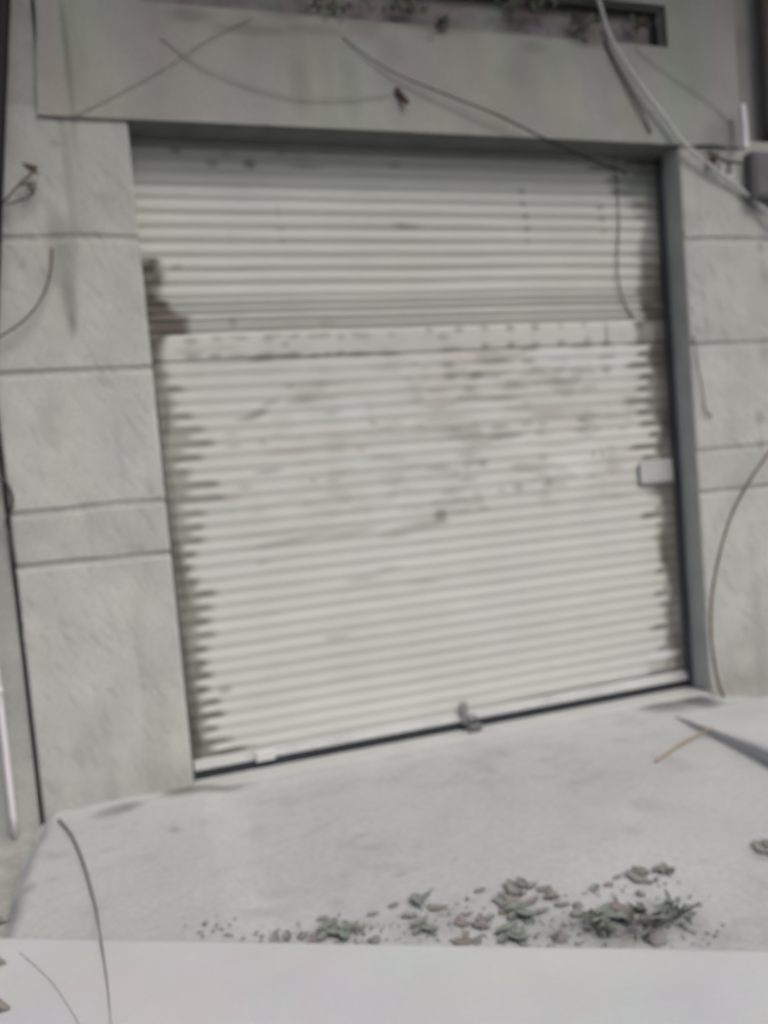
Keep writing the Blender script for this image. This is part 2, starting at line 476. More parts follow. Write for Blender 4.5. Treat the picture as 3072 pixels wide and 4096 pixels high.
st_right = [
 (2790, 1110, 9, 30, .3, .5), (2770, 1160, 9, 34, .35, .5), (2810, 1180, 9, 30, .25, .5), (2850, 1080, 9, 40, .25, .5), (2880, 1220, 9, 40, .25, .5),
 (2770, 1240, 8, 34, .35, .5), (2830, 1290, 8, 40, .22, .5), (2920, 1120, 9, 40, .2, .5), (2790, 1320, 8, 30, .25, .5), (2900, 1330, 9, 40, .18, .5),
 (3040, 990, 12, 22, .5), (3040, 1672, 20, 30, .5), (3046, 1775, 9, 26, .45), (3060, 1400, 20, 60, .3, 0, DARKG), (3055, 1100, 20, 60, .25, 0, DARKG),
 (2850, 690, 20, 40, .35, .6), (2920, 1560, 50, 30, .12), (3030, 2550, 60, 160, .18), (2900, 2650, 60, 120, .12), (2930, 2745, 120, 30, .25),
 (2760, 2760, 40, 30, .3, 0, (.07, .075, .075)),  # carries the painted shadow at the jamb foot onto the pillar
]
put('pillar', pillar(W, 4.3, None, None, st_right, 41), M_pillar, building, True)
# bare cement reveal of the right jamb
nz = 80
zs = np.linspace(-0.3, 3.24, nz)
yy = np.linspace(0.008, 0.26, 8)
Yr, Zr = np.meshgrid(yy, zs)
Xr = W + 0.001 + 0.003 * (vnoise(Yr * 20, Zr * 6, 4) - 0.5)
put('door_jamb', grid_mesh('door_jamb', Xr, Yr, Zr), M_reveal, building, True)

# lintel with a shallow transom recess in it, proud of the pillars
LY = -0.018
def unl(u, v): return unp(u, v, 1, LY)
lz = 3.195 + 0.012
NX0, NX1, NZ0, NZ1 = 0.10, 3.0, 3.70, 3.935
p = unl(2672, 190); NX1 = p[0]; NZ0 = p[2]
p = unl(2672, 22); NZ1 = p[2]
lx0, lx1 = unl(150, 465)[0], unl(2965, 585)[0]
lb = lambda x: unl(1500, 519)[2] + (x - unl(1500, 519)[0]) * 0.0   # level underside
zb0 = (unl(150, 465)[2] + unl(1500, 519)[2] + unl(2715, 573)[2]) / 3
xs = np.unique(np.concatenate([np.linspace(lx0, lx1, 300), [NX0, NX1]]))
zs = np.unique(np.concatenate([np.linspace(zb0, NZ0, 70), np.linspace(NZ0, NZ1, 24), np.linspace(NZ1, 5.4, 40)]))
X, Z = np.meshgrid(xs, zs)
lean = (X < lx0 + 0.2)
Y = LY + 0.005 * (vnoise(X * 3, Z * 3, 61) - 0.5) + 0.002 * (vnoise(X * 20, Z * 20, 62) - 0.5)
X = X + 0.085 * np.clip(Z - zb0, 0, 2) * smoothstep(lx0 + 0.35, lx0, X)
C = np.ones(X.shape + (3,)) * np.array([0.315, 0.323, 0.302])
lst = [
 (760, 60, 90, 30, .3, 0, (.11, .115, .1)), (1000, 120, 150, 22, .28, 0, (.11, .115, .1)), (1250, 120, 120, 22, .25, 0, (.12, .12, .1)),
 (1450, 100, 60, 60, .25, 0, (.20, .14, .13)), (1500, 60, 50, 60, .2, 0, (.13, .17, .11)), (1560, 200, 60, 60, .2, 0, (.13, .18, .14)),
 (1750, 110, 200, 18, .3, 0, (.14, .13, .095)), (2100, 130, 200, 16, .3, 0, (.14, .13, .095)), (2350, 160, 70, 30, .45, 0, (.1, .105, .095)),
 (2380, 110, 60, 40, .3, 0, (.1, .105, .085)), (2130, 190, 50, 30, .25, 0, (.15, .145, .11)), (2070, 290, 80, 60, .12, 0, (.14, .15, .14)),
 (1900, 220, 40, 100, .12, 0, (.15, .17, .14)), (1200, 340, 40, 120, .25, 0, (.14, .19, .15)), (1310, 330, 35, 140, .16, 0, (.25, .2, .19)),
 (1400, 350, 40, 140, .22, 0, (.15, .19, .15)), (990, 160, 50, 100, .12, 0, (.16, .17, .12)), (200, 250, 45, 300, .18, 0, (.30, .25, .24)),
 (2560, 560, 60, 40, .2, 0, (.16, .2, .17)), (2880, 540, 50, 60, .2, 0, (.12, .14, .12)), (2500, 480, 60, 60, .14, 0, (.16, .2, .17)),
 (300, 200, 40, 200, .14, 0, (.15, .16, .15)), (130, 60, 20, 100, .3, 0, (.1, .1, .1)), (310, 70, 14, 70, .25, 0, (.34, .34, .30)),
 (268, 230, 14, 260, .40, 0, (.11, .12, .11)), (2130, 40, 80, 24, .4, 0, (.1, .1, .08)), (1150, 40, 90, 40, .3, 0, (.1, .12, .1)), (2100, 330, 60, 120, .1, 0, (.17, .19, .17)),
 (2760, 300, 60, 120, .14, 0, (.16, .19, .16)), (2850, 150, 60, 120, .12, 0, (.27, .24, .23)),
]
C = stain_shade_field(X, Z, lst, lambda u, v: (lambda p, a, b: (p[0], p[2], np.linalg.norm(a - p) / 20, np.linalg.norm(b - p) / 20))(unl(u, v), unl(u + 20, v), unl(u, v + 20)), C, 1.3)
me = grid_mesh('lintel', X, Y, Z, C)
bm = bmesh.new(); bm.from_mesh(me)
kill = [f for f in bm.faces if NX0 < f.calc_center_median().x < NX1 and NZ0 < f.calc_center_median().z < NZ1]
bmesh.ops.delete(bm, geom=kill, context='FACES')
# underside, ends and the cheeks of the recess are drawn back into the wall
bm.edges.ensure_lookup_table()
bd = [e for e in bm.edges if e.is_boundary]
inner = [e for e in bd if all(NX0 - 0.02 < v.co.x < NX1 + 0.02 and NZ0 - 0.02 < v.co.z < NZ1 + 0.02 for v in e.verts)]
outer = [e for e in bd if e not in set(inner)]
r = bmesh.ops.extrude_edge_only(bm, edges=inner)
for v in r['geom']:
    if isinstance(v, bmesh.types.BMVert): v.co.y = LY + 0.085
r = bmesh.ops.extrude_edge_only(bm, edges=outer)
for v in r['geom']:
    if isinstance(v, bmesh.types.BMVert): v.co.y = 0.30
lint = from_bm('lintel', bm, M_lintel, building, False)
bm = bmesh.new()
add_box(bm, NX0 - 0.02, NX1 + 0.02, LY + 0.083, LY + 0.13, NZ0 - 0.02, NZ1 + 0.02)
from_bm('transom_panel', bm, M_glass, building)
bm = bmesh.new()
M_frame = mat_surface('dark_transom_frame', (.06, .068, .06), .8)
add_box(bm, NX1 - 0.050, NX1 - 0.003, LY + 0.02, LY + 0.081, NZ0 + 0.003, NZ1 - 0.033, 0.003)
from_bm('frame_post', bm, M_frame, building)
bm = bmesh.new()
add_box(bm, NX0 + 0.01, NX1 - 0.003, LY + 0.02, LY + 0.081, NZ1 - 0.031, NZ1 - 0.003, 0.003)
from_bm('frame_rail', bm, M_frame, building)
bm = bmesh.new()
add_box(bm, 0.004, W - 0.004, LY + 0.012, 0.262, zb0 - 0.010, zb0 - 0.001, 0.002)  # added plate, coloured dark to deepen the shade under the lintel
from_bm('soffit_shade_plate', bm, mat_surface('soffit_shade_grey', (.13, .138, .13), .8, False, .2, 8, .1, (3, 3, 3)), building)
# upper storey with an unseen slab added to shade the front, above the picture
bm = bmesh.new()
add_box(bm, -3.2, 6.6, -1.62, 0.4, 5.41, 5.62, 0.01)
from_bm('shade_slab', bm, M_reveal, building)
bm = bmesh.new()
add_box(bm, -3.2, 6.6, 0.02, 0.40, 5.63, 8.4)
from_bm('upper_wall', bm, M_wall, building)
bm = bmesh.new()
add_box(bm, lx1 + 0.003, 6.6, 0.15, 0.4, 3.235, 5.40)
from_bm('side_wall', bm, M_wall, building)
bm = bmesh.new()
add_box(bm, 4.31, 6.6, 0.03, 0.4, -0.3, 3.234)
from_bm('side_wall', bm, M_wall, building)
bm = bmesh.new()
add_box(bm, -3.2, lx0 + 0.02, 0.012, 0.4, 3.235, 5.40)
from_bm('side_wall', bm, M_wall, building)

# neighbour wall, olive door and white pipe on the left
nw = empty('neighbour_wall', (-0.8, 0.06, 0))
tag(nw, 'narrow strip of grey rendered wall left of the pillar joint', 'wall')
bm = bmesh.new()
add_box(bm, -0.93, -0.712, 0.035, 0.30, -0.3, 3.23, 0.006)
from_bm('wall_strip', bm, M_wall, nw)
bm = bmesh.new()
add_box(bm, -0.7105, -0.692, 0.11, 0.29, -0.3, 3.23)
from_bm('joint_filler', bm, M_rubber, nw)
dr = empty('olive_door', (-1.4, 0.1, 0))
tag(dr, 'dark olive door at the left edge beyond the white pipe', 'door')
bm = bmesh.new()
add_box(bm, -1.9, -0.935, 0.09, 0.13, -0.05, 2.3, 0.004)
for zz in (0.2, 0.75, 1.3, 1.85):
    add_box(bm, -1.8, -1.02, 0.075, 0.0895, zz, zz + 0.42, 0.006)
from_bm('door_leaf', bm, M_olive, dr)
bm = bmesh.new()
add_box(bm, -3.2, -1.905, 0.03, 0.3, -0.3, 3.23)
add_box(bm, -1.904, -0.934, 0.03, 0.3, 2.305, 3.23)
from_bm('door_surround', bm, M_wall, dr)
pb, pt = unp(68, 3372, 1, -0.03), unp(8, 2996, 1, -0.03)
bm = bmesh.new()
px_ = pb[0] - 0.004
add_tube(bm, smooth_path([(px_, -0.03, -0.07), (px_, -0.03, 1.2), (px_, -0.03, 3.1)], 10), 0.014, 0.014, 14)
for zz in (0.6, 1.8):
    add_tube(bm, [Vector((px_, -0.03, zz)), Vector((px_, -0.03, zz + 0.03))], 0.018, 0.018, 14)
    add_tube(bm, [Vector((px_, -0.03, zz + .015)), Vector((px_, 0.034, zz + .015))], 0.006, 0.006, 8)
tag(from_bm('drainpipe', bm, M_white, smooth=True), 'thin white pipe running down to the ground at the far left edge', 'pipe')

# ------------------------------------------------------------------ the roller shutter
shutter = empty('roller_shutter', (W / 2, 0.2, 0))
tag(shutter, 'closed white slatted roller shutter with grimy unpainted edges filling the doorway', 'roller shutter')
SY = 0.194
PROF = [(q / 9, 0.5 - 0.5 * math.cos(2 * math.pi * min(1, (q / 9) ** 0.85))) for q in range(9)]
segsz = []                                       # (bottom, top, kind)
z = 2.396
while z < 3.26:
    segsz.append((z, z + 0.0707, 'slat')); z += 0.0707
segsz += [(2.315, 2.396, 'band'), (2.222, 2.315, 'band'), (2.078, 2.222, 'panel')]
z = 2.078
while z > 0.12:
    segsz.append((z - 0.0700, z, 'slat')); z -= 0.0700
zlow = z
segsz.append((0.055, zlow, 'slat'))
segsz.sort()
zr, yr, tr, kr, sr = [], [], [], [], []
for si, (b, t, kind) in enumerate(segsz):
    h = t - b
    if kind == 'slat':
        pr, amp = PROF, 0.0042 + 0.004 * max(0, min(1, (b - 2.1) / 0.4))
    elif kind == 'band':
        pr, amp = [(0, 0), (.12, 0), (.2, .35), (.3, .4), (.66, .4), (.74, .55), (.8, 1.), (.9, 1.), (.97, .5)], 0.014
    else:
        pr, amp = [(0, -.1), (.06, -.1), (.11, .6), (.18, .75), (.25, .8), (.35, .82), (.45, .84), (.55, .84), (.65, .82), (.75, .8), (.82, .75), (.9, .7), (.97, .3)], 0.012
    for tt, ff in pr:
        zr.append(b + tt * h); yr.append(-amp * ff); tr.append(tt); kr.append({'slat': 0, 'band': 1, 'panel': 2}[kind]); sr.append(si)
zr, yr, tr, kr, sr = map(np.array, (zr, yr, tr, kr, sr))
xs = np.linspace(0.004, W - 0.004, 400)
X, Z = np.meshgrid(xs, zr)
T, K, S = tr[:, None] + 0 * X, kr[:, None] + 0 * X, sr[:, None] + 0 * X
sag = 0.005 * (vnoise(X * 1.4, S * 0.37, 71) - 0.5) + 0.0035 * (vnoise(X * 5, S * 1.3, 72) - 0.5)
Y = SY + yr[:, None] + 0.010 * (vnoise(X * 0.9, Z * 0.8, 73) - 0.5)
Z = Z + sag
paint = np.array([0.485, 0.508, 0.482])
C = np.ones(X.shape + (3,)) * paint
C *= (0.95 + 0.10 * vnoise(X * 0.8, S * 0.9, 75))[..., None]
# uneven dirt in the grooves, with overhead shade painted in on the upper slats
gro = np.where(K == 2, smoothstep(0.16, 0.05, T), smoothstep(0.36, 0.08, T) + smoothstep(0.86, 0.99, T))
gro = np.clip(gro, 0, 1) * (0.25 + 0.75 * vnoise(X * 2.2, S * 1.7, 76))
up = smoothstep(2.2, 2.5, Z)
mid = smoothstep(1.2, 1.4, Z) * smoothstep(2.2, 2.05, Z)
gk = 0.38 * up + 0.14 * (1 - up)
gk = gk * (1 - 0.35 * mid)
C = C * (1 - (gk * gro)[..., None]) + np.array([.17, .165, .15]) * (gk * gro)[..., None]
# brownish worn bands above the punched panel
bw = np.where((K == 1) & (T > 0.08) & (T < 0.74), 0.42, 0.0) * (0.75 + 0.35 * vnoise(X * 3, S, 79))
C = C * (1 - bw[..., None]) + np.array([.20, .185, .172]) * bw[..., None]
# grime where the paint never reached: ragged teeth along both guides; top right, painted shade
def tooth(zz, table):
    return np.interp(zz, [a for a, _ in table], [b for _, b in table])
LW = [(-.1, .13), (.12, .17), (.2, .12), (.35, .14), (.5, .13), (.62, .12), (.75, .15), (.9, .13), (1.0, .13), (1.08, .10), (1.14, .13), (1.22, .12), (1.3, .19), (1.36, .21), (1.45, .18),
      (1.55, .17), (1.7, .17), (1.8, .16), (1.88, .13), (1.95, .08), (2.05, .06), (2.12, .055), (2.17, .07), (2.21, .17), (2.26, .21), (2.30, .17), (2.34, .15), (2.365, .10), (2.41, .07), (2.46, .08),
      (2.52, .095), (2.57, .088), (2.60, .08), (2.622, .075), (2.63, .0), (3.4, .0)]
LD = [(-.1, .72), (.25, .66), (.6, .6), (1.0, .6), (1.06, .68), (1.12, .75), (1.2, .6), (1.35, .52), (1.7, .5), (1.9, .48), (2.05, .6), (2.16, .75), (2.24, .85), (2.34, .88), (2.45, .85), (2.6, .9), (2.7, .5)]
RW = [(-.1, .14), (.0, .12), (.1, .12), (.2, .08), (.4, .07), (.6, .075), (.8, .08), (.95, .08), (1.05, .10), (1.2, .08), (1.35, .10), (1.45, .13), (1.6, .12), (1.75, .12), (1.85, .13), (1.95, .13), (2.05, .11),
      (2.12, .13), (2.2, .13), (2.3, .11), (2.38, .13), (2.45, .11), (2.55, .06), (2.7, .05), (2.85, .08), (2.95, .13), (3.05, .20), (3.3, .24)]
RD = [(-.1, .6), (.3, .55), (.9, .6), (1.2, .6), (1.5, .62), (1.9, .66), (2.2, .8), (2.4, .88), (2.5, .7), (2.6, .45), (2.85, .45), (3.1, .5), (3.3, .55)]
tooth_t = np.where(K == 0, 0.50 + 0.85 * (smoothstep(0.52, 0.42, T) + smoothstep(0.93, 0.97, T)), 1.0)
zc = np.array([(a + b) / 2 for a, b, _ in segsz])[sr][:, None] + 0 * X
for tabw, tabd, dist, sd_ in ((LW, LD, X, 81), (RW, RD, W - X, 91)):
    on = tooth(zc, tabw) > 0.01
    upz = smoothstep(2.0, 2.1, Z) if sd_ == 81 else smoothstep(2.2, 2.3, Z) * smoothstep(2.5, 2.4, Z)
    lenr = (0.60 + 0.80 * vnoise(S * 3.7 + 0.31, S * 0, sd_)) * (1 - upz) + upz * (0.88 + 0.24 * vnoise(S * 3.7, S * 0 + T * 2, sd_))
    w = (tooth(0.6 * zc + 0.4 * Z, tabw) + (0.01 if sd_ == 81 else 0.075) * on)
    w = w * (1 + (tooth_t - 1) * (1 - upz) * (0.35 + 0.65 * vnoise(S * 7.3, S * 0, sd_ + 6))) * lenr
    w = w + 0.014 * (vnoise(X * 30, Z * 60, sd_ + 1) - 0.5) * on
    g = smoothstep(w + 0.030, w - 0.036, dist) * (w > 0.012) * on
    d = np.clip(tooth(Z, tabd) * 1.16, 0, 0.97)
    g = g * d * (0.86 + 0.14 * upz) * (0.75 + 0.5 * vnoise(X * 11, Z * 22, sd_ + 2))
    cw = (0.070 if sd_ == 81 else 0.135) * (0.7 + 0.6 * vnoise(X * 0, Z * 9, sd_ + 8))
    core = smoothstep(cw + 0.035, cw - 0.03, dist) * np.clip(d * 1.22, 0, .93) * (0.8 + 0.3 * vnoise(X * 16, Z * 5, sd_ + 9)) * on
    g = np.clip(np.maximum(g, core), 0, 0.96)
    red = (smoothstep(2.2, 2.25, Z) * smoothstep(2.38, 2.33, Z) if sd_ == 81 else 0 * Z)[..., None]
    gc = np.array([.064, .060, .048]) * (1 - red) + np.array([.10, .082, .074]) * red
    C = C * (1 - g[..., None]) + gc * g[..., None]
mm = smoothstep(0.25, 0.6, X) * smoothstep(2.95, 2.7, X) * smoothstep(1.05, 1.3, Z) * smoothstep(2.2, 2.1, Z) * (0.55 + 0.45 * smoothstep(1.2, 1.6, X))
m1 = smoothstep(0.52, 0.80, vnoise(X * 6.5, Z * 17, 131) * 0.65 + vnoise(X * 15, Z * 40, 132) * 0.35) * mm * 0.38
m2 = smoothstep(0.50, 0.85, vnoise(X * 3.4, Z * 4.5, 133)) * mm * 0.30
m3 = smoothstep(0.55, 0.85, vnoise(X * 2.2, Z * 3.0, 134)) * mm * 0.16
for mw, mc in ((m2, (.63, .64, .655)), (m3, (.42, .37, .33)), (m1, (.21, .20, .18))):
    C = C * (1 - mw[..., None]) + np.array(mc) * mw[..., None]
sst = []
def from_crop(x0, y0, s, items):
    for it in items:
        sst.append((x0 + it[0] / s, y0 + it[1] / s, it[2] / s, it[3] / s, it[4]) + tuple(it[5:]))
from_crop(1700, 1200, 1.659, [(30, 200, 26, 24, .4), (225, 195, 30, 26, .45), (395, 185, 28, 24, .4), (565, 185, 28, 24, .5), (730, 178, 30, 26, .5), (900, 170, 22, 22, .3), (1055, 160, 22, 22, .28),
 (120, 245, 40, 25, .4, 0, (.15, .2, .17)), (170, 325, 75, 20, .42), (400, 305, 30, 24, .5), (570, 300, 28, 24, .5), (700, 318, 60, 22, .45), (735, 290, 30, 20, .4), (905, 287, 32, 24, .48),
 (1050, 300, 85, 18, .48), (1078, 270, 26, 32, .35), (1205, 290, 42, 20, .5), (1205, 225, 16, 75, .42), (1210, 375, 60, 18, .36), (1210, 460, 36, 28, .42), (1400, 290, 60, 16, .3),
 (160, 430, 45, 26, .42), (170, 505, 50, 28, .5), (345, 500, 46, 30, .5), (460, 405, 115, 24, .42), (690, 405, 42, 22, .38), (300, 590, 42, 22, .36), (80, 600, 62, 16, .3), (890, 465, 42, 20, .3),
 (860, 545, 95, 20, .28), (600, 580, 95, 16, .32), (540, 650, 95, 22, .32), (500, 840, 62, 22, .38), (540, 902, 115, 26, .44), (170, 860, 115, 26, .36), (680, 820, 42, 22, .3), (785, 820, 30, 22, .3),
 (1050, 795, 42, 20, .38), (1060, 855, 42, 16, .28), (1250, 775, 100, 16, .25), (1320, 850, 30, 16, .26), (90, 705, 115, 15, .26, 0, (.22, .18, .15)), (130, 790, 165, 17, .28, 0, (.22, .18, .15)),
 (880, 965, 120, 14, .2), (790, 1040, 30, 26, .22), (390, 1085, 26, 27, .36), (285, 1105, 25, 26, .26, 0, (.26, .18, .15)), (90, 1115, 72, 20, .32), (295, 1190, 62, 20, .32), (510, 1260, 26, 26, .34),
 (625, 1245, 36, 30, .38), (820, 1215, 34, 27, .42), (110, 1430, 44, 46, .55, 0, (.17, .15, .13)), (250, 1400, 62, 16, .26), (50, 1480, 130, 22, .28, 0, (.2, .175, .155)), (400, 1385, 42, 17, .3),
 (1110, 1175, 42, 14, .2), (1120, 1025, 15, 20, .3), (1185, 1030, 15, 25, .28), (175, 1280, 62, 26, .2), (350, 1280, 30, 30, .2), (1540, 1255, 60, 60, .5),
 (860, 380, 120, 55, .28, 0, (.62, .62, .68)), (400, 545, 70, 30, .25, 0, (.62, .62, .68)), (420, 730, 120, 50, .25, 0, (.62, .62, .66)), (930, 1110, 160, 60, .22, 0, (.62, .62, .65)),
 (420, 1250, 150, 70, .22, 0, (.62, .62, .64)), (240, 370, 120, 40, .22, 0, (.52, .44, .40)), (90, 560, 80, 120, .2, 0, (.46, .40, .34))])
from_crop(900, 1300, 2.458, [(480, 105, 100, 22, .36), (705, 100, 40, 24, .32), (985, 95, 62, 26, .42), (1275, 85, 42, 22, .3), (60, 115, 52, 22, .25), (595, 190, 36, 27, .42), (690, 292, 62, 36, .42),
 (350, 330, 130, 32, .42), (1010, 280, 42, 22, .36), (1280, 285, 75, 26, .42), (640, 600, 46, 27, .3), (1000, 580, 185, 20, .27), (310, 880, 125, 42, .48, .35), (450, 760, 85, 32, .36, .1), (170, 925, 80, 20, .3, .1),
 (780, 742, 175, 36, .38, .06), (1040, 712, 82, 22, .27), (1050, 862, 82, 22, .27), (1460, 960, 42, 32, .3), (380, 1150, 52, 42, .24, 0, (.25, .19, .17)), (430, 1440, 135, 27, .36, .06),
 (620, 1250, 230, 42, .24, 0, (.30, .25, .2)), (870, 1530, 36, 32, .26), (1070, 1530, 62, 27, .27), (200, 1600, 62, 37, .24), (60, 1070, 62, 22, .24), (90, 1190, 82, 22, .24), (1340, 1220, 52, 42, .22, 0, (.28, .2, .17)),
 (700, 2110, 400, 30, .30, .09), (1250, 2040, 250, 30, .30, .09), (60, 1700, 90, 50, .16, 0, (.3, .24, .2)), (380, 2340, 80, 26, .2), (1280, 840, 120, 120, .24, 0, (.62, .62, .67)), (1200, 400, 200, 40, .25, 0, (.62, .62, .67)),
 (760, 420, 150, 28, .22, 0, (.62, .62, .67)), (1250, 1330, 160, 70, .22, 0, (.62, .62, .66))])
from_crop(900, 480, 2.458, [(240, 430, 60, 40, .4), (20, 330, 60, 22, .3), (560, 330, 60, 24, .3), (800, 460, 160, 24, .3), (550, 1060, 60, 20, .3, 0, (.2, .16, .12)), (525, 900, 16, 70, .2, 0, (.2, .16, .12)), (570, 1190, 40, 20, .26),
 (80, 1990, 50, 50, .4), (1000, 1985, 110, 36, .35), (740, 370, 110, 60, .3, 0, (.3, .36, .32))])
from_crop(0, 0, 1, [(1630, 905, 55, 12, .35), (1600, 895, 30, 10, .25), (2088, 765, 14, 12, .45), (2094, 815, 12, 12, .45), (2104, 866, 14, 12, .45), (2110, 915, 14, 12, .4), (2112, 965, 14, 10, .25), (2405, 828, 18, 12, .45),
 (2412, 875, 18, 12, .45), (2418, 925, 14, 10, .3), (703, 600, 24, 14, .45, 0, (.13, .11, .09)), (850, 650, 26, 20, .4, 0, (.13, .17, .14)), (1000, 655, 24, 20, .4), (708, 1068, 22, 9, .4, .3), (1580, 660, 30, 14, .3),
 (2540, 740, 90, 60, .42, 0, (.15, .19, .16)), (2580, 620, 80, 50, .35, 0, (.1, .11, .12)), (2580, 820, 70, 26, .45, 0, (.15, .15, .14)), (2600, 1130, 50, 70, .35), (2590, 1010, 60, 30, .25),  # opening entries paint the shadow at the shutter's upper right
 (2640, 2680, 44, 60, .40, 0, (.27, .27, .27)), (2660, 2620, 60, 18, .5, 0, (.62, .62, .66)), (2600, 2735, 30, 14, .35), (1350, 2550, 50, 14, .24), (1450, 2320, 60, 14, .2), (1560, 2275, 50, 12, .2), (1700, 2330, 60, 14, .18),
 (1650, 2110, 110, 18, .26, .08), (1580, 2145, 60, 14, .22), (900, 2760, 26, 18, .4), (960, 3000, 70, 20, .3)])
rd = random.Random(5)
for k in range(9):                                # punched row, faint in the left half
    u_ = 760 + k * 100
    from_crop(0, 0, 1, [(u_ + rd.uniform(-12, 12), 1362 - k * 3.2 + rd.uniform(-5, 5), rd.uniform(16, 34), rd.uniform(11, 16), rd.uniform(.25, .45)),
                        (u_ + rd.uniform(-12, 12), 1432 - k * 2.4 + rd.uniform(-5, 5), rd.uniform(20, 48), rd.uniform(10, 15), rd.uniform(.3, .48))])
from_crop(0, 0, 1, [(1100, 1437, 300, 9, .34, .02), (760, 1405, 60, 14, .25), (900, 1390, 70, 12, .22)])
def sh_conv(u, v):
    p = unp(u, v, 1, SY - 0.012)
    a, b = unp(u + 20, v, 1, SY - 0.012), unp(u, v + 20, 1, SY - 0.012)
    return p[0], p[2], np.linalg.norm(a - p) / 20, np.linalg.norm(b - p) / 20
C = stain_shade_field(X, Z, sst, sh_conv, C, 1.25)
put('curtain', grid_mesh('curtain', X, Y, Z, np.clip(C, 0.01, 0.9)), M_paint, shutter, False)

# bottom rail with rubber seal, following the fall of the threshold
def fall(x): return -0.008 - 0.012 * (x / W)
bm = bmesh.new()
pr = [(0.225, 0.060), (0.190, 0.062), (0.186, 0.045), (0.186, 0.034), (0.170, 0.030), (0.168, 0.012), (0.225, 0.010)]
rows = []
for i in range(31):
    x = 0.006 + (W - 0.012) * i / 30
    rows.append([bm.verts.new((x, y, z + fall(x) + 0.003)) for y, z in pr])
for i in range(30):
    for j in range(len(pr)):
        bm.faces.new((rows[i][j], rows[i + 1][j], rows[i + 1][(j + 1) % len(pr)], rows[i][(j + 1) % len(pr)]))
rail = from_bm('bottom_rail', bm, M_rail, shutter)
bm = bmesh.new()
pr = [(0.22, 0.0125), (0.172, 0.0125), (0.172, -0.050), (0.22, -0.050)]
rows = []
for i in range(31):
    x = 0.006 + (W - 0.012) * i / 30
    rows.append([bm.verts.new((x, y, z + fall(x))) for y, z in pr])
for i in range(30):
    for j in range(4):
        bm.faces.new((rows[i][j], rows[i + 1][j], rows[i + 1][(j + 1) % 4], rows[i][(j + 1) % 4]))
seal = from_bm('rubber_seal', bm, M_rubber)
seal.parent = rail
# guide rails
bm = bmesh.new()
add_box(bm, 0.003, 0.016, 0.150, 0.183, -0.06, 1.95, 0.002)
from_bm('guide_rail', bm, M_steel, shutter)
bm = bmesh.new()
add_box(bm, W - 0.026, W - 0.004, 0.150, 0.183, -0.07, 3.24, 0.003)
from_bm('guide_rail', bm, M_steel, shutter)
# shutter box hidden in the dark slot under the lintel
bm = bmesh.new()
add_box(bm, 0.003, W - 0.003, 0.24, 0.295, -0.2, 3.5)
from_bm('back_plate', bm, M_rubber, shutter)
# side latch
def at(u, v, y): return unp(u, v, 1, y)
a, b = at(2565, 1845, .165), at(2700, 1920, .165)
bm = bmesh.new()
add_box(bm, a[0], b[0], 0.177, 0.188, b[2], a[2], 0.003)
latch = from_bm('slide_latch', bm, mat_surface('latch_paint', (.40, .415, .42), .65), shutter)
bm = bmesh.new()
add_box(bm, a[0] + 0.004, b[0] + 0.004, 0.170, 0.186, b[2] - 0.018, b[2] - 0.003, 0.004)
add_box(bm, a[0] - 0.016, a[0] - 0.004, 0.172, 0.186, b[2] - 0.012, a[2] - 0.02, 0.004)
bolt = from_bm('bolt', bm, mat_surface('latch_shadow_grey', (.20, .205, .205), .7)); bolt.parent = latch  # dark bars in place of the latch plate's L-shaped shadow
# pull handle by the bottom rail, left
a, b = at(1020, 3004, .17), at(1100, 3032, .17)
bm = bmesh.new()
add_box(bm, a[0], b[0], 0.150, 0.170, b[2], a[2], 0.005)
from_bm('pull_handle', bm, mat_surface('handle_paint', (.56, .57, .57), .6), shutter)
# hasp near the middle of the rail, and the padlock hanging on it
a = at(1858, 2850, .16); b = at(1880, 2965, .16)
bm = bmesh.new()
add_box(bm, a[0] - 0.020, a[0] + 0.020, 0.150, 0.166, -0.02, 0.115, 0.004)
add_tube(bm, smooth_path([(a[0] - 0.012, 0.152, 0.0), (a[0] - 0.012, 0.12, -0.005), (a[0] + 0.012, 0.12, -0.005), (a[0] + 0.012, 0.152, 0.0)], 6), 0.005, 0.005, 8)
from_bm('hasp', bm, mat_surface('hasp_steel', (0.28, 0.28, 0.285), 0.5, metallic=0.4), shutter)
pl = empty('padlock', (a[0] + 0.03, 0.10, -0.04))
tag(pl, 'small grey padlock lying below the hasp at the shutter foot', 'padlock')
c = at(1905, 2952, .10); c[2] = -0.022
bm = bmesh.new()
add_box(bm, c[0] - 0.040, c[0] + 0.040, 0.085, 0.115, c[2] - 0.022, c[2] + 0.020, 0.010, 3)
from_bm('lock_body', bm, mat_surface('padlock_steel', (0.14, 0.145, 0.145), 0.55, metallic=0.3), pl, True)
bm = bmesh.new()
add_tube(bm, smooth_path([(c[0] - 0.022, 0.10, c[2] + .015), (c[0] - 0.030, 0.105, c[2] + 0.055), (c[0] - 0.012, 0.108, c[2] + 0.068), (c[0] + 0.012, 0.105, c[2] + 0.05), (c[0] + 0.02, 0.10, c[2] + .015)], 6), 0.006, 0.006, 8)
from_bm('shackle', bm, M_steel, pl, True)

